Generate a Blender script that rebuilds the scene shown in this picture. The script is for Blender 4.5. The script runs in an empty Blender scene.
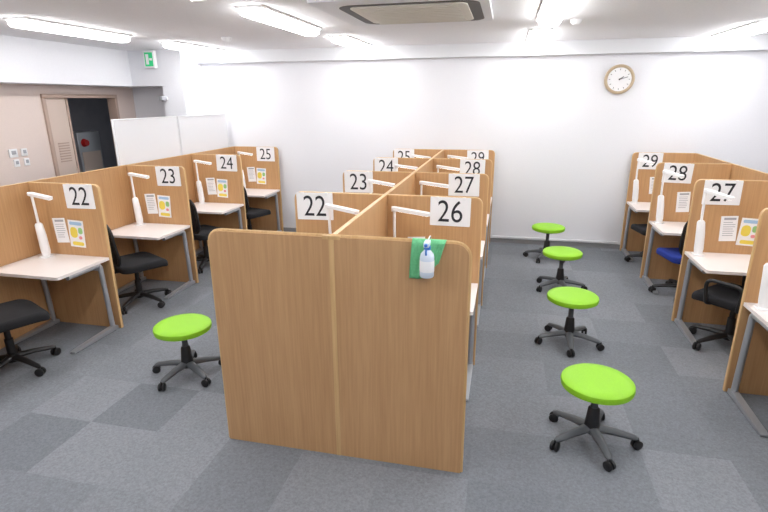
import bpy, bmesh, math, random
from mathutils import Vector, Matrix
random.seed(4)
H=2.05
sc=bpy.context.scene
sc.view_settings.view_transform='Standard'
COL=sc.collection

# ---------------- materials ----------------
def lin(c):
    return tuple(((v/255)/12.92 if v/255<=0.04045 else ((v/255+0.055)/1.055)**2.4) for v in c)+(1,)
def mat(name,rgb,rough=0.5,metal=0,emit=0,noise=0.0,nscale=20,bump=0.0,spec=0.5,alpha=None):
    m=bpy.data.materials.new(name); m.use_nodes=True
    nt=m.node_tree; b=nt.nodes['Principled BSDF']
    c=lin(rgb)
    b.inputs['Base Color'].default_value=c
    b.inputs['Roughness'].default_value=rough
    b.inputs['Metallic'].default_value=metal
    b.inputs['Specular IOR Level'].default_value=spec
    if emit:
        b.inputs['Emission Color'].default_value=c
        b.inputs['Emission Strength'].default_value=emit
    if noise or bump:
        tc=nt.nodes.new('ShaderNodeTexCoord'); n=nt.nodes.new('ShaderNodeTexNoise')
        n.inputs['Scale'].default_value=nscale; n.inputs['Detail'].default_value=4
        nt.links.new(tc.outputs['Object'],n.inputs['Vector'])
        r=nt.nodes.new('ShaderNodeValToRGB')
        r.color_ramp.elements[0].position=0.3; r.color_ramp.elements[1].position=0.7
        r.color_ramp.elements[0].color=tuple(max(0,v*(1-noise)) for v in c[:3])+(1,)
        r.color_ramp.elements[1].color=tuple(min(1,v*(1+noise)) for v in c[:3])+(1,)
        nt.links.new(n.outputs['Fac'],r.inputs['Fac']); nt.links.new(r.outputs['Color'],b.inputs['Base Color'])
        if bump:
            bp=nt.nodes.new('ShaderNodeBump'); bp.inputs['Strength'].default_value=bump; bp.inputs['Distance'].default_value=0.005
            nt.links.new(n.outputs['Fac'],bp.inputs['Height']); nt.links.new(bp.outputs['Normal'],b.inputs['Normal'])
    return m
def wood(name,c1,c2):
    m=bpy.data.materials.new(name); m.use_nodes=True
    nt=m.node_tree; b=nt.nodes['Principled BSDF']; b.inputs['Roughness'].default_value=0.42
    tc=nt.nodes.new('ShaderNodeTexCoord'); mp=nt.nodes.new('ShaderNodeMapping')
    mp.inputs['Scale'].default_value=(1,1,0.035)
    n=nt.nodes.new('ShaderNodeTexNoise'); n.inputs['Scale'].default_value=75; n.inputs['Detail'].default_value=6; n.inputs['Distortion'].default_value=0.3
    n2=nt.nodes.new('ShaderNodeTexNoise'); n2.inputs['Scale'].default_value=9; n2.inputs['Detail'].default_value=3
    nt.links.new(tc.outputs['Object'],mp.inputs['Vector'])
    nt.links.new(mp.outputs['Vector'],n.inputs['Vector']); nt.links.new(mp.outputs['Vector'],n2.inputs['Vector'])
    mx=nt.nodes.new('ShaderNodeMath'); mx.operation='MULTIPLY_ADD'; mx.inputs[1].default_value=0.35
    nt.links.new(n2.outputs['Fac'],mx.inputs[0])
    m2=nt.nodes.new('ShaderNodeMath'); m2.operation='MULTIPLY'; m2.inputs[1].default_value=0.65
    nt.links.new(n.outputs['Fac'],m2.inputs[0]); nt.links.new(m2.outputs[0],mx.inputs[2])
    r=nt.nodes.new('ShaderNodeValToRGB'); r.color_ramp.elements[0].position=0.34; r.color_ramp.elements[1].position=0.62
    r.color_ramp.elements[0].color=lin(c1); r.color_ramp.elements[1].color=lin(c2)
    nt.links.new(mx.outputs[0],r.inputs['Fac']); nt.links.new(r.outputs['Color'],b.inputs['Base Color'])
    return m
M={}
M['wood']=wood('oak_laminate',(184,141,97),(200,158,113))
M['edge']=wood('oak_edge_band',(198,160,108),(214,178,128))
M['wall']=mat('wall_paint',(236,237,242),0.9,noise=0.012,nscale=60)
M['wallp']=mat('wall_paint_pinkish',(228,212,204),0.9,noise=0.015,nscale=60)
M['ceil']=mat('ceiling_board',(240,240,243),0.95,noise=0.03,nscale=90)
M['trim']=mat('white_trim',(232,234,238),0.6)
M['base']=mat('baseboard_vinyl',(150,150,152),0.6)
M['top']=mat('desk_top_white',(234,226,223),0.35)
M['silver']=mat('silver_metal',(182,185,190),0.3,0.55)
M['black']=mat('black_plastic',(22,22,24),0.5)
M['fabric']=mat('black_fabric',(24,24,28),0.9,noise=0.3,nscale=200)
M['blue']=mat('blue_fabric',(25,50,140),0.9,noise=0.2,nscale=200)
M['dgrey']=mat('dark_grey_plastic',(80,84,88),0.45)
M['green']=mat('green_vinyl',(140,202,30),0.5,noise=0.04,nscale=150)
M['card']=mat('white_card',(246,246,248),0.5)
M['ink']=mat('black_ink',(34,36,44),0.7)
M['grey']=mat('grey_print',(170,172,178),0.7)
M['yellow']=mat('poster_yellow',(240,218,90),0.6)
M['pgreen']=mat('poster_green',(150,198,130),0.6)
M['pblue']=mat('poster_blue',(165,200,230),0.6)
M['pred']=mat('poster_pink',(235,150,158),0.6)
M['lampw']=mat('lamp_white_plastic',(244,244,246),0.35)
M['led']=mat('led_strip',(255,250,240),0.4,emit=4)
M['tube']=mat('fluorescent_diffuser',(255,255,255),0.4,emit=21.5)
M['fillglow']=mat('corridor_fill_glow',(255,250,245),0.4,emit=4.0)  # weak glow for the added corridor fill fixture
M['fix']=mat('fixture_white',(240,240,240),0.5)
M['acgap']=mat('ac_dark_slot',(60,54,48),0.6)
M['acin']=mat('ac_grille_beige',(226,222,212),0.6)
M['door']=mat('door_paint',(214,196,184),0.6)
M['dframe']=mat('door_frame_paint',(184,160,146),0.5)
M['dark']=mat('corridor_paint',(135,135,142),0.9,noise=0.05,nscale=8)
M['red']=mat('red_lamp',(200,30,30),0.4)
M['exitg']=mat('exit_green',(40,170,110),0.5,emit=0.6)
M['cloth']=mat('green_cloth',(110,190,135),0.95,noise=0.1,nscale=120,bump=0.3)
M['bottle']=mat('bottle_plastic',(215,226,240),0.3)
M['bblue']=mat('bottle_blue_label',(70,130,215),0.4)
M['clockrim']=mat('clock_wood_rim',(190,170,142),0.4)
M['screen']=mat('screen_white',(242,244,248),0.5)

# carpet
m=bpy.data.materials.new('carpet_tiles'); m.use_nodes=True; nt=m.node_tree; b=nt.nodes['Principled BSDF']; b.inputs['Roughness'].default_value=0.95
b.inputs['Specular IOR Level'].default_value=0.15
tc=nt.nodes.new('ShaderNodeTexCoord')
sn=nt.nodes.new('ShaderNodeVectorMath'); sn.operation='SNAP'; sn.inputs[1].default_value=(0.5,0.5,10)
nt.links.new(tc.outputs['Object'],sn.inputs[0])
wn=nt.nodes.new('ShaderNodeTexWhiteNoise'); nt.links.new(sn.outputs[0],wn.inputs['Vector'])
r=nt.nodes.new('ShaderNodeValToRGB'); r.color_ramp.elements[0].color=lin((117,121,127)); r.color_ramp.elements[1].color=lin((133,136,142))
nt.links.new(wn.outputs['Value'],r.inputs['Fac'])
n=nt.nodes.new('ShaderNodeTexNoise'); n.inputs['Scale'].default_value=70; n.inputs['Detail'].default_value=6; n.inputs['Roughness'].default_value=0.8
nt.links.new(tc.outputs['Object'],n.inputs['Vector'])
r2=nt.nodes.new('ShaderNodeValToRGB'); r2.color_ramp.elements[0].position=0.3; r2.color_ramp.elements[1].position=0.7
r2.color_ramp.elements[0].color=(0.7,0.7,0.7,1); r2.color_ramp.elements[1].color=(1.25,1.25,1.25,1)
nt.links.new(n.outputs['Fac'],r2.inputs['Fac'])
mx=nt.nodes.new('ShaderNodeMix'); mx.data_type='RGBA'; mx.blend_type='MULTIPLY'; mx.inputs['Factor'].default_value=1
nt.links.new(r.outputs['Color'],mx.inputs['A']); nt.links.new(r2.outputs['Color'],mx.inputs['B'])
nt.links.new(mx.outputs['Result'],b.inputs['Base Color'])
M['carpet']=m

# ---------------- geometry helpers ----------------
def empty(name,loc=(0,0,0),rz=0):
    o=bpy.data.objects.new(name,None); o.location=loc; o.rotation_euler=(0,0,rz); o.empty_display_size=0.1
    COL.objects.link(o); return o
def fin(name,bm,mt,parent=None,smooth=False):
    bmesh.ops.recalc_face_normals(bm,faces=bm.faces)
    me=bpy.data.meshes.new(name); bm.to_mesh(me); bm.free()
    if smooth:
        for p in me.polygons: p.use_smooth=True
        me.set_sharp_from_angle(angle=math.radians(40))
    me.materials.append(M[mt])
    o=bpy.data.objects.new(name,me); COL.objects.link(o)
    if parent: o.parent=parent
    return o
def box(name,x0,x1,y0,y1,z0,z1,mt,parent=None,bev=0):
    bm=bmesh.new(); bmesh.ops.create_cube(bm,size=1)
    cx,cy,cz=(x0+x1)/2,(y0+y1)/2,(z0+z1)/2
    for v in bm.verts: v.co=Vector((v.co.x*(x1-x0),v.co.y*(y1-y0),v.co.z*(z1-z0)))
    if bev: bmesh.ops.bevel(bm,geom=list(bm.edges),offset=bev,segments=3,profile=0.5,affect='EDGES')
    if parent:
        for v in bm.verts: v.co+=Vector((cx,cy,cz))
        return fin(name,bm,mt,parent,bool(bev))
    o=fin(name,bm,mt,None,bool(bev)); o.location=(cx,cy,cz); return o
def prism(name,pts2,axis,a0,a1,mt,parent=None,smooth=False):
    bm=bmesh.new()
    def mk(p,a):
        if axis=='x': return (a,p[0],p[1])
        if axis=='y': return (p[0],a,p[1])
        return (p[0],p[1],a)
    A=[bm.verts.new(mk(p,a0)) for p in pts2]; B=[bm.verts.new(mk(p,a1)) for p in pts2]
    bm.faces.new(A); bm.faces.new(B[::-1]); n=len(A)
    for i in range(n): bm.faces.new((A[i],A[(i+1)%n],B[(i+1)%n],B[i]))
    return fin(name,bm,mt,parent,smooth)
def rrect(u0,u1,v0,v1,r=(0,0,0,0),n=6):
    pts=[]
    cs=[(u0,v0,r[0],180),(u1,v0,r[1],270),(u1,v1,r[2],0),(u0,v1,r[3],90)]
    sg=[(1,1),(-1,1),(-1,-1),(1,-1)]
    for (u,v,rr,a0),(su,sv) in zip(cs,sg):
        if rr<=0: pts.append((u,v)); continue
        cu,cv=u+su*rr,v+sv*rr
        for i in range(n+1):
            a=math.radians(a0+90*i/n); pts.append((cu+rr*math.cos(a),cv+rr*math.sin(a)))
    return pts
def lathe(name,prof,mt,parent,loc=(0,0,0),n=32):
    bm=bmesh.new(); rings=[]
    for (r,z) in prof:
        if r<1e-5: rings.append([bm.verts.new((loc[0],loc[1],loc[2]+z))])
        else: rings.append([bm.verts.new((loc[0]+r*math.cos(2*math.pi*i/n),loc[1]+r*math.sin(2*math.pi*i/n),loc[2]+z)) for i in range(n)])
    for a,b2 in zip(rings,rings[1:]):
        for i in range(n):
            j=(i+1)%n
            if len(a)==1 and len(b2)==1: continue
            if len(a)==1: bm.faces.new((a[0],b2[j],b2[i]))
            elif len(b2)==1: bm.faces.new((a[i],a[j],b2[0]))
            else: bm.faces.new((a[i],a[j],b2[j],b2[i]))
    return fin(name,bm,mt,parent,True)
def fillet(pts,r,n=5):
    pts=[Vector(p) for p in pts]; out=[pts[0]]
    for i in range(1,len(pts)-1):
        p=pts[i]; a=(pts[i-1]-p); b2=(pts[i+1]-p); rr=min(r,a.length*.45,b2.length*.45)
        A=p+a.normalized()*rr; B=p+b2.normalized()*rr
        for k in range(n+1):
            t=k/n; out.append(A*(1-t)**2+p*2*t*(1-t)+B*t*t)
    out.append(pts[-1]); return out
def tube(name,pts,rad,mt,parent,n=10,closed=False,flat=1.0,up=Vector((0,0,1))):
    pts=[Vector(p) for p in pts]; bm=bmesh.new(); rings=[]; N=len(pts)
    for i,p in enumerate(pts):
        if closed: t=(pts[(i+1)%N]-pts[i-1]).normalized()
        else: t=(pts[min(i+1,N-1)]-pts[max(i-1,0)]).normalized()
        if i==0:
            u=up if abs(t.dot(up))<0.95 else Vector((1,0,0))
            nx=t.cross(u).normalized()
        else:
            nx=(nx-t*nx.dot(t)).normalized()
        ny=t.cross(nx)
        rr=rad[i] if isinstance(rad,(list,tuple)) else rad
        rings.append([bm.verts.new(p+nx*math.cos(2*math.pi*k/n)*rr+ny*math.sin(2*math.pi*k/n)*rr*flat) for k in range(n)])
    rg=range(N) if closed else range(N-1)
    for i in rg:
        a=rings[i]; b2=rings[(i+1)%N]
        for k in range(n): bm.faces.new((a[k],a[(k+1)%n],b2[(k+1)%n],b2[k]))
    if not closed:
        bm.faces.new(rings[0][::-1]); bm.faces.new(rings[-1])
    return fin(name,bm,mt,parent,True)

# ---------------- room shell ----------------
XL,XR,YF,YB,ZC=-2.9*H,2.0*H,-1.0*H,3.70*H,1.350*H
box('floor',-3.6*H,XR+.1,YF-.1,4.4*H,-0.1,0,'carpet')
box('ceiling',-3.6*H,XR+.1,YF-.1,4.4*H,ZC,ZC+.1,'ceil')
box('wall_back',XL-.1,XR+.1,YB,YB+.1,0,ZC,'wall')
box('wall_right',XR,XR+.1,YF,YB,0,ZC,'wall')
box('wall_front',XL,XR,YF-.1,YF,0,ZC,'wall')
wl=empty('wall_left')
dy0,dy1,dzt=2.83*H,3.50*H,1.05*H
box('wall_before_door',XL-.1,XL,YF,dy0,0,ZC,'wallp',wl)
box('wall_after_door',XL-.1,XL,dy1,YB,0,ZC,'wallp',wl)
box('wall_over_door',XL-.1,XL,dy0,dy1,dzt,ZC,'wallp',wl)
box('wall_corridor',-3.6*H,-3.55*H,YF,4.4*H,0,ZC,'dark')
box('wall_corridor_end',-3.55*H,XL-.1,4.3*H,4.4*H,0,ZC,'dark')
box('wall_corridor_start',-3.55*H,XL-.1,2.3*H,2.35*H,0,ZC,'dark')
box('trim_beam_left',XL,-2.70*H,YF,3.45*H,1.106*H,ZC,'wall')
box('trim_beam_corner',XL,-2.275*H,3.45*H,YB,1.106*H,ZC,'wall')
box('trim_column',-2.45*H,-2.275*H,3.45*H,YB,0,1.106*H,'wall')
box('trim_soffit_back',-2.275*H,XR,YB-.11,YB,1.268*H,ZC,'trim')
box('baseboard_back',-2.275*H,XR,YB-.012,YB,0,0.06,'base')
box('baseboard_right',XR-.012,XR,YF,YB-.012,0,0.06,'base')
box('baseboard_left',XL,XL+.012,YF,dy0-.06,0,0.06,'base')
cd=empty('cable_conduit'); box('duct',-0.05*H,0.80*H,YB-.035,YB-.012,0.075,0.105,'trim',cd,.004)

# door
dr=empty('door_1')
fw=.05
box('frame_top',XL-.12,XL+.03,dy0,dy1,dzt-fw,dzt,'dframe',dr,.004)
box('frame_left',XL-.12,XL+.03,dy0,dy0+fw,0,dzt-fw,'dframe',dr,.004)
box('frame_right',XL-.12,XL+.03,dy1-fw,dy1,0,dzt-fw,'dframe',dr,.004)
ly1=3.05*H
box('small_leaf',XL-.07,XL-.03,dy0+fw,ly1,0.01,dzt-fw,'door',dr,.003)
for i in range(8):
    zz=1.25+i*0.035
    box('louver_slat_%d'%i,XL-.03,XL-.022,dy0+fw+.12,ly1-.10,zz,zz+.014,'dframe',dr)
box('leaf_edge_strip',XL-.03,XL-.018,ly1-.035,ly1,0.01,dzt-fw,'dframe',dr,.002)
box('open_leaf',XL-.98,XL-.13,ly1-.06,ly1-.02,0.01,dzt-fw,'door',dr,.003)
s=empty('corridor_fill_light',(-3.25*H,2.75*H,ZC))  # unseen fill fixture, added to brighten the corridor behind the doorway
box('housing',-.10,.10,-.35,.35,-.02,0,'fix',s,.005)
prism('diffuser',[(-.085,-.02),(.085,-.02),(.08,-.05),(.05,-.065),(-.05,-.065),(-.08,-.05)],'y',-.34,.34,'fillglow',s)
fc=empty('fire_hose_cabinet')
cx=-3.40*H
box('cabinet_body',-3.54*H,cx,3.60*H,3.84*H,0.0,0.76*H,'silver',fc,.01)
bm=bmesh.new(); bmesh.ops.create_cone(bm,cap_ends=True,segments=24,radius1=.07,radius2=.05,depth=.06,matrix=Matrix.Translation((cx+.03,3.66*H,.675*H))@Matrix.Rotation(math.pi/2,4,'Y'))
fin('red_lamp',bm,'red',fc,True)
box('door_panel',cx,cx+.012,3.62*H,3.82*H,0.1,.60*H,'door',fc,.003)

# switches
for (nm,y,z,w,h) in (('intercom_panel',2.555,.705,.055,.05),('thermostat',2.63,.705,.04,.045),('light_switch',2.565,.645,.035,.045),('light_switch',2.635,.645,.035,.045)):
    s=empty(nm,(XL,y*H,z*H)); 
    box('plate',0,.02,-w*H/2,w*H/2,-h*H/2,h*H/2,'lampw',s,.004)
    box('button',.02,.026,-w*H*.25,w*H*.25,-h*H*.15,h*H*.3,'grey',s,.001)

# security camera on corner column
s=empty('security_camera',(-2.45*H+.06,3.45*H,1.02*H))
box('mount',-.015,.015,-.05,0,-.02,.02,'lampw',s,.004)
box('body',-.03,.03,-.16,-.05,-.03,.03,'grey',s,.01)
lathe('lens',[(0,0),(.02,0),(.02,.012),(0,.012)],'black',s,(0,-.11,-.042),16)

# exit sign
s=empty('exit_sign',(-2.50*H,3.42*H,1.285*H))
box('housing',-.09,.09,-.03,.03,-.12,.12,'card',s,.006)
box('green_face',-.065,.065,-.034,-.03,-.095,.095,'exitg',s)
box('figure_door',-.045,.0,-.037,-.034,-.07,.07,'card',s)
box('figure_arrow',.012,.055,-.037,-.034,-.015,.015,'card',s)
tube('hanger',[(0,0,.115),(0,0,ZC-1.285*H)],.01,'lampw',s)

# white screens behind the left row
for i,(y0,y1) in enumerate(((2.45,3.025),(3.035,3.64))):
    s=empty('partition_screen')
    x=-2.075*H
    box('board',x-.012,x+.012,y0*H+.015,y1*H-.015,.05,.902*H,'screen',s)
    box('frame_top',x-.015,x+.015,y0*H,y1*H,.900*H,.908*H,'trim',s,.003)
    box('frame_a',x-.015,x+.015,y0*H,y0*H+.018,0,.900*H,'trim',s,.004)
    box('frame_b',x-.015,x+.015,y1*H-.018,y1*H,0,.900*H,'trim',s,.004)

# ceiling lights
for X in (-2.09,-.99,.160,1.195):
    for yc in (0.30,1.31,2.32,3.30):
        xx=X
        if yc>3: xx={-2.09:-2.04,-.99:-.955,.160:.145,1.195:1.195}[X]
        s=empty('corridor_fill_light',(xx*H,yc*H,ZC))
        hl=.69 if yc<3 else .64
        box('housing',-.12,.12,-hl,hl,-.02,0,'fix',s,.005)
        prism('diffuser',[(-.095,-.02),(.095,-.02),(.09,-.06),(.055,-.078),(-.055,-.078),(-.09,-.06)],'y',-hl+.015,hl-.015,'tube',s)
for (x,y) in ((.286,2.72),(.95,2.35),(-1.6,2.9)):
    s=empty('smoke_detector',(x*H,y*H,ZC)); lathe('body',[(0,-.045),(.03,-.045),(.045,-.03),(.055,-.01),(.055,0),(0,0)],'lampw',s)

# air conditioner cassette
s=empty('air_conditioner')
x0,x1,y0,y1=-.725*H,-.085*H,1.90*H,2.52*H
prism('face_panel',rrect(x0,x1,y0,y1,(.03,)*4),'z',ZC-.035,ZC,'trim',s)
ax0,ax1,ay0,ay1=x0+.16,x1-.07,y0+.18,y1-.06
prism('air_slot',rrect(ax0,ax1,ay0,ay1,(.14,)*4),'z',ZC-.038,ZC-.03,'acgap',s)
prism('intake_grille',rrect(ax0+.09,ax1-.09,ay0+.06,ay1-.10,(.07,)*4),'z',ZC-.046,ZC-.035,'acin',s)
for i in range(10):
    yy=ay0+.12+i*(ay1-ay0-.28)/9
    box('grille_slat_%d'%i,ax0+.16,ax1-.16,yy,yy+.012,ZC-.050,ZC-.045,'acin',s)
tube('vane',[(ax0+.12,ay1-.045,ZC-.042),(ax1-.12,ay1-.045,ZC-.042)],.008,'acin',s,8,False,.5)

# clock
s=empty('wall_clock',(.681*H,YB,1.115*H))
def discy(name,r,y0,y1,mt,n=40):
    bm=bmesh.new(); bmesh.ops.create_cone(bm,cap_ends=True,segments=n,radius1=r,radius2=r,depth=y1-y0,matrix=Matrix.Translation((0,(y0+y1)/2,0))@Matrix.Rotation(math.pi/2,4,'X'))
    return fin(name,bm,mt,s,True)
discy('case',.165,-.03,0,'clockrim')
tube('rim',[(.166*math.cos(a*math.pi/20),-.03,.166*math.sin(a*math.pi/20)) for a in range(40)],.020,'clockrim',s,10,True)
discy('dial',.148,-.034,-.03,'card')
for k in range(12):
    a=k*math.pi/6; tube('tick_%d'%k,[(.112*math.sin(a),-.036,.112*math.cos(a)),(.130*math.sin(a),-.036,.130*math.cos(a))],.0035,'ink',s,6)
tube('hour_hand',[(0,-.038,0),(.05,-.038,.035)],.005,'ink',s,6)
tube('minute_hand',[(0,-.040,0),(.10,-.040,.03)],.0035,'ink',s,6)
discy('hub',.01,-.043,-.034,'ink')

# ---------------- booths ----------------
PH=.663*H
TH=.028
YS=[1.84*H,2.46*H,3.08*H,3.66*H]
YE=1.215*H
DZ=.70
def cross_panel(xa,xb,y,outer):
    s=empty('cubicle_partition',((xa+xb)/2,y,0)); w=(xb-xa)/2
    r=.05
    rad=(0,0,r if outer=='R' else 0,r if outer=='L' else 0)
    prism('board',rrect(-w,w,0.0,PH,rad),'y',-TH/2+.001,TH/2-.001,'wood',s)
    sg=1 if outer=='R' else -1
    pts=[Vector((sg*w,0,0.0)),Vector((sg*w,0,PH)),Vector((-sg*w,0,PH))]
    pth=fillet(pts,.06,6)
    bm=bmesh.new(); prev=None
    for i,p in enumerate(pth):
        t=(pth[min(i+1,len(pth)-1)]-pth[max(i-1,0)]).normalized(); nn=Vector((-t.z,0,t.x))*(1 if sg>0 else -1)*-1
        ring=[bm.verts.new(p+nn*.002+Vector((0,-TH/2,0))),bm.verts.new(p+nn*.002+Vector((0,TH/2,0))),bm.verts.new(p-nn*.006+Vector((0,TH/2,0))),bm.verts.new(p-nn*.006+Vector((0,-TH/2,0)))]
        if prev:
            for k in range(4): bm.faces.new((prev[k],prev[(k+1)%4],ring[(k+1)%4],ring[k]))
        prev=ring
    fin('edge_band',bm,'edge',s)
    return s
def desk(xa,xb,y):
    d=.57; yb=y-TH/2-.002; s=empty('study_desk',((xa+xb)/2,yb,0)); w=(xb-xa)/2-.004
    prism('tabletop',rrect(-w,w,-d,0,(.02,.02,0,0)),'z',DZ-.025,DZ,'top',s)
    for sg,nm in ((-1,'leg_left'),(1,'leg_right')):
        xx=sg*(w-.03)
        p=fillet([(xx,-.06,.03),(xx,-.09,DZ-.045),(xx,-d+.12,DZ-.045)],.04,5)
        tube(nm,p,.022,'silver',s,12,False,1.0,Vector((0,1,0)))
        prism(nm+'_foot',[(-d+.03,.008),(-.02,.008),(-.02,.04),(-.06,.05),(-d+.06,.028),(-d+.03,.02)],'x',xx-.024,xx+.024,'silver',s)
        for k,yy in enumerate((-d+.07,-.06)):
            lathe(nm+'_glide_%d'%k,[(0,0),(.018,0),(.018,.01),(0,.01)],'black',s,(xx,yy,0),12)
    box('crossbar',-w+.04,w-.04,-.105,-.075,DZ-.10,DZ-.055,'silver',s,.004)
    return s
def sign(txt,x,y,zc=.608*H):
    s=empty('number_sign',(x,y-TH/2-.001,zc)); s.rotation_euler=(0,random.uniform(-.025,.025),0)
    prism('card',rrect(-.150,.150,-.105,.112,(.006,)*4,3),'y',-.004,0,'card',s)
    cu=bpy.data.curves.new('digits','FONT'); cu.body=txt; cu.size=.235; cu.align_x='CENTER'; cu.align_y='CENTER'; cu.offset=-.0008; cu.extrude=.0005
    cu.materials.append(M['ink'])
    t=bpy.data.objects.new('digits',cu); COL.objects.link(t); t.parent=s; t.location=(0,-.0052,-.003); t.rotation_euler=(math.pi/2,0,0); t.scale=(.84,1,1)
    for k,xx in enumerate((-.1,.1)):
        box('clip_%d'%k,xx-.012,xx+.012,-.007,.001,.09,.114,'lampw',s,.001)
def notices(x,y,z,kind=0):
    s=empty('poster',(x,y-TH/2-.001,z)); s.rotation_euler=(0,.05,0)
    yy=-.002
    box('sheet',-.015,.145,yy,0,-.135,.115,'card',s)
    bits=[('pblue',0,.13,.07,.10),('yellow',.0,.075,-.05,.05),('pgreen',.085,.13,-.01,.05),('pred',.085,.12,-.06,-.03),('yellow',.01,.13,-.12,-.085)]
    for i,(c,a,b2,c0,c1) in enumerate(bits):
        prism('print_%d'%i,rrect(a,b2,c0,c1,(min(b2-a,c1-c0)*.45,)*4,4),'y',yy-.001,yy,c,s)
    s2=empty('notice_sheet',(x-.03,y-TH/2-.001,z+.02)); s2.rotation_euler=(0,-.06,0)
    box('sheet',-.14,-.005,yy,0,-.12,.11,'card',s2)
    box('header',-.115,-.02,yy-.001,yy,.075,.095,'grey',s2)
    for i in range(7): box('line_%d'%i,-.118,-.02-random.uniform(0,.03),yy-.001,yy,.05-i*.02,.055-i*.02,'grey',s2)
def desk_lamp(x,y,ang=0.0,swing=-.25):
    s=empty('desk_lamp',(x,y,DZ+.0005),ang)
    prism('base_plate',rrect(-.045,.045,-.05,.05,(.02,)*4),'z',0,.012,'lampw',s,True)
    tube('body',[(0,.0,.01),(.0,0,.06),(-.008,0,.2),(-.018,0,.30),(-.02,0,.315)],[.032,.038,.036,.032,.022],'lampw',s,16)
    tube('arm',fillet([(-.018,0,.30),(-.022,0,.44),(-.02,-.01,.575)],.05),.011,'lampw',s,10)
    tube('joint',[(-.04,-.01,.575),(.0,-.01,.575)],.018,'lampw',s,12)
    hd=empty('head',(-.02,-.02,.575)); hd.parent=s
    hd.rotation_euler=(0,.08,swing)
    prism('shade',rrect(-.02,.28,-.026,.026,(.024,)*4),'z',-.004,.020,'lampw',hd,True)
    prism('led_strip',rrect(.03,.27,-.016,.016,(.01,)*4),'z',-.007,-.004,'led',hd)

def side_panel(x,y0,y1):
    s=empty('cubicle_partition',(x,(y0+y1)/2,0)); w=(y1-y0)/2
    prism('board',rrect(-w,w,0,PH),'x',-TH/2,TH/2,'wood',s)
    box('top_edge_band',-TH/2,TH/2,-w,w,PH,PH+.003,'edge',s)

def row(xa,xb,outer,signx,nums,postx,lampx,sidex=None,swing=-.25):
    for i,y in enumerate(YS):
        cross_panel(xa,xb,y,outer)
        desk(xa+.0,xb-.0,y)
        sign(nums[i],signx,y)
        notices(postx,y,.448*H)
        desk_lamp(lampx,y-.12,random.uniform(-.08,.08),swing)
    if sidex is not None:
        ys=[YE]+YS
        for a,b2 in zip(ys,ys[1:]): side_panel(sidex,a+(.001),b2-.001)
row(-2.030*H,-1.675*H,'R',-1.775*H,['22','23','24','25'],-1.855*H,-1.955*H,-2.030*H-TH/2-.002)
cross_panel(-2.030*H,-1.675*H,YE,'R')
row(.812*H,1.175*H,'L',.92*H,['26','27','28','29'],1.02*H,.850*H,1.175*H+TH/2+.002,swing=-1.15)
cross_panel(.812*H,1.175*H,YE,'L')
XS=-.422*H
row(-.782*H,XS-TH/2-.002,'L',-.70*H,['22','23','24','25'],-.54*H,-.615*H)
row(XS+TH/2+.002,-.066*H,'R',-.180*H,['26','27','28','29'],-.25*H,-.366*H)
ys=[YE+TH/2]+YS
for a,b2 in zip(ys,ys[1:]): side_panel(XS,a+.001,b2-.001)
# centre end panel
s=empty('cubicle_end_partition',(XS,YE,0)); w=.3535*H
prism('board_left',rrect(-w,-.012,0,PH,(0,0,0,.07)),'y',-TH/2,TH/2,'wood',s)
prism('board_right',rrect(.012,w,0,PH,(0,0,.07,0)),'y',-TH/2,TH/2,'wood',s)
box('centre_batten',-.014,.014,-TH/2-.003,TH/2,0,PH,'edge',s,.001)
pth=fillet([(-w,0,0),(-w,0,PH),(w,0,PH),(w,0,0)],.085,8)
tube('edge_trim',pth,.0055,'edge',s,8,False,2.6,Vector((0,0,1)))
box('top_clip',-.05,.05,-TH/2-.005,TH/2+.005,PH-.012,PH+.010,'edge',s,.002)

# cloth and spray bottle on end panel
cxm=-.168*H; yf=YE-TH/2
s=empty('cleaning_cloth',(cxm,yf,PH))
bm=bmesh.new(); NU,NV=16,14; g=[]
for j in range(NV+1):
    t=j/NV; rowv=[]
    wid=.088*(1-.15*t)
    for i in range(NU+1):
        u=i/NU*2-1
        fold=.008*math.sin(u*9+t*2)*min(1,t*3)
        length=.170+.02*math.cos(u*2.5)-.045*u
        if t<.15:
            a=t/.15; p=(u*wid,TH*(1.1-a)+(-.006)*a, .012+.004*math.sin(a*math.pi))
        else:
            a=(t-.15)/.85; p=(u*wid-.022*a,-.012-abs(fold)-.006*a,.010-a*length)
        rowv.append(bm.verts.new(p))
    g.append(rowv)
for j in range(NV):
    for i in range(NU): bm.faces.new((g[j][i],g[j][i+1],g[j+1][i+1],g[j+1][i]))
o=fin('fabric',bm,'cloth',s,True); sm=o.modifiers.new('t','SOLIDIFY'); sm.thickness=.002
s=empty('spray_bottle',(cxm+.002,yf-.075,PH-.155))
lathe('bottle_body',[(0,0),(.032,0),(.036,.006),(.036,.10),(.032,.118),(.018,.135),(.014,.14),(.014,.152),(0,.152)],'bottle',s,(0,0,0),28)
lathe('label',[(.0365,.03),(.037,.032),(.037,.085),(.0365,.087)],'card',s,(0,0,0),28)
lathe('cap',[(0,.142),(.017,.142),(.017,.160),(.010,.164),(0,.164)],'bblue',s,(0,0,0),20)
box('spray_head',-.014,.014,-.045,.026,.160,.186,'bottle',s,.006)
tube('trigger',fillet([(0,-.03,.165),(0,-.045,.142),(0,-.036,.122)],.02),.005,'bblue',s,8)
tube('nozzle',[(0,-.045,.175),(0,-.058,.175)],.008,'bblue',s,10)
tube('hook',fillet([(0,.02,.178),(0,.05,.184),(0,.11,.184),(0,.12,.15)],.02),.003,'silver',s,8)

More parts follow.
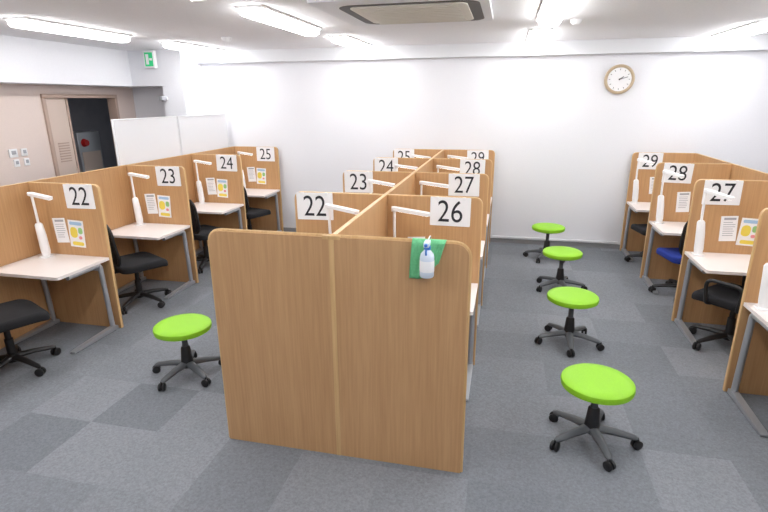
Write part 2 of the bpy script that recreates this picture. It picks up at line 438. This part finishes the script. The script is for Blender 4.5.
# ---------------- stools & chairs ----------------
def starbase(s,R,mt,z0=.055,hubz=.10,caster=.030,rot=0.3,th=1.0):
    lathe('hub',[(0,hubz-.035),(.035,hubz-.035),(.042,hubz-.01),(.036,hubz+.025),(0,hubz+.03)],mt,s,(0,0,0),20)
    for k in range(5):
        a=rot+k*2*math.pi/5; c,sn_=math.cos(a),math.sin(a)
        tube('base_leg_%d'%k,[(c*.02,sn_*.02,hubz),(c*R*.5,sn_*R*.5,hubz-.008),(c*R*.93,sn_*R*.93,z0+.018),(c*R,sn_*R,z0+.012)],[.028*th,.024*th,.019*th,.014],mt,s,10,False,.75)
        px,py=c*R,sn_*R
        tube('caster_stem_%d'%k,[(px,py,z0+.02),(px,py,.03)],.008,'black',s,8)
        tx,ty=-math.sin(a+.5),math.cos(a+.5)
        for q in (-1,1):
            tube('caster_%d_%s'%(k,'a' if q<0 else 'b'),[(px+tx*q*.006,py+ty*q*.006,caster),(px+tx*q*.010,py+ty*q*.010,caster),(px+tx*q*.020,py+ty*q*.020,caster),(px+tx*q*.024,py+ty*q*.024,caster)],[caster*.9,caster,caster,caster*.8],'black',s,16)
def stool(x,y,rot,dz=0):
    s=empty('swivel_stool',(x*H,y*H,0),rot)
    R=.103*H; zt=.205*H+.012+dz
    lathe('seat_cushion',[(0,zt-.058),(R*.9,zt-.058),(R*.98,zt-.048),(R,zt-.028),(R*.985,zt-.012),(R*.93,zt-.003),(R*.7,zt+.001),(0,zt+.002)],'green',s,(0,0,0),48)
    lathe('seat_pan',[(0,zt-.085),(R*.45,zt-.085),(R*.85,zt-.059),(0,zt-.058)],'black',s,(0,0,0),32)
    lathe('gas_lift',[(0,.08),(.028,.08),(.028,.24),(.022,.245),(.022,zt-.08),(0,zt-.08)],'dgrey',s,(0,0,0),20)
    lathe('lift_cover',[(.048,.10),(.040,.17),(.034,.235),(.026,.245)],'black',s,(0,0,0),20)
    starbase(s,.265,'dgrey',th=1.2)
for x,y,r_,dz in ((.306,1.438,-.36,0.004),(.312,2.115,.62,.022),(.335,2.79,.9,.015),(.303,3.36,.2,.015),(-1.128,1.53,.45,0)): stool(x,y,r_,dz)

def chair(x,y,rot,seat='fabric',arms=False,sc_=1.1):
    s=empty('office_chair',(x*H,y*H,0),rot); s.scale=(sc_,)*3
    starbase(s,.27,'black')
    lathe('gas_lift',[(0,.08),(.028,.08),(.028,.24),(.02,.245),(.02,.37),(0,.37)],'black',s,(0,0,0),20)
    box('mechanism',-.08,.08,-.12,.10,.345,.38,'black',s,.01)
    bm=bmesh.new(); bmesh.ops.create_cube(bm,size=1)
    for v in bm.verts: v.co=Vector((v.co.x*.46,v.co.y*.44,v.co.z*.07))
    bmesh.ops.bevel(bm,geom=[e for e in bm.edges if abs(e.verts[0].co.z-e.verts[1].co.z)>.05],offset=.09,segments=6,profile=.5,affect='EDGES')
    bmesh.ops.bevel(bm,geom=[e for e in bm.edges if abs(e.verts[0].co.z-e.verts[1].co.z)<.001 and len(e.link_faces)==2 and e.calc_face_angle(0)>1],offset=.025,segments=3,profile=.5,affect='EDGES')
    for v in bm.verts:
        v.co.z+=.41-(.03*max(0,(v.co.y-.12)/.1)**2); v.co.y+=.02
    fin('seat_cushion',bm,seat,s,True)
    def bp(u,v):
        wv=.205+.02*math.sin(v*math.pi)
        return Vector((u*wv,-.235-.05*v+.045*u*u-.02*math.sin(v*3.1),.47+v*.37))
    bm=bmesh.new(); NU,NV=12,12; g=[]
    for j in range(NV+1):
        v=j/NV; sh=1-.18*max(0,(v-.75)/.25)**2-.18*max(0,(.25-v)/.25)**2
        g.append([bm.verts.new(bp((i/NU*2-1)*sh,v)) for i in range(NU+1)])
    for j in range(NV):
        for i in range(NU): bm.faces.new((g[j][i],g[j][i+1],g[j+1][i+1],g[j+1][i]))
    loop=[g[0][i].co.copy() for i in range(NU+1)]+[g[j][NU].co.copy() for j in range(1,NV+1)]+[g[NV][i].co.copy() for i in range(NU-1,-1,-1)]+[g[j][0].co.copy() for j in range(NV-1,0,-1)]
    o=fin('backrest_mesh',bm,'fabric',s,True); md=o.modifiers.new('t','SOLIDIFY'); md.thickness=.018; md.offset=0
    tube('backrest_frame',loop,.015,'black',s,8,True)
    tube('back_spine',fillet([(0,-.08,.365),(0,-.27,.37),(0,-.315,.48),(0,-.29,.68)],.08),.02,'black',s,10)
    if arms:
        for q in (-1,1):
            tube('armrest_%s'%('l' if q<0 else 'r'),fillet([(q*.2,.08,.38),(q*.27,.08,.40),(q*.27,.10,.58),(q*.27,-.16,.58),(q*.27,-.14,.40),(q*.2,-.12,.38)],.06),.014,'black',s,10)
chair(-1.82,1.42,-.45)
chair(-1.79,2.12,-.5)
chair(-1.79,2.75,-.35)
chair(-1.79,3.34,-.3)
chair(.955,2.22,.75,arms=True)
chair(.96,2.82,.2,'blue')
chair(.95,3.38,.2)
chair(1.0,1.58,.5)

# ---------------- camera & world ----------------
cam=bpy.data.cameras.new('camera'); co=bpy.data.objects.new('camera',cam); COL.objects.link(co)
cam.sensor_width=36; cam.lens=24.0; cam.clip_start=.05
Rm=Matrix(((0.9742,-0.0600,0.2176),(0.2256,0.2856,-0.9314),(-0.00627,0.9565,0.2917)))
q=Rm.to_quaternion(); co.rotation_mode='QUATERNION'; co.rotation_quaternion=q; co.location=(0,0,H)
sc.camera=co
w=bpy.data.worlds.new('world'); sc.world=w; w.use_nodes=True
w.node_tree.nodes['Background'].inputs[0].default_value=(.9,.95,1,1); w.node_tree.nodes['Background'].inputs[1].default_value=.3
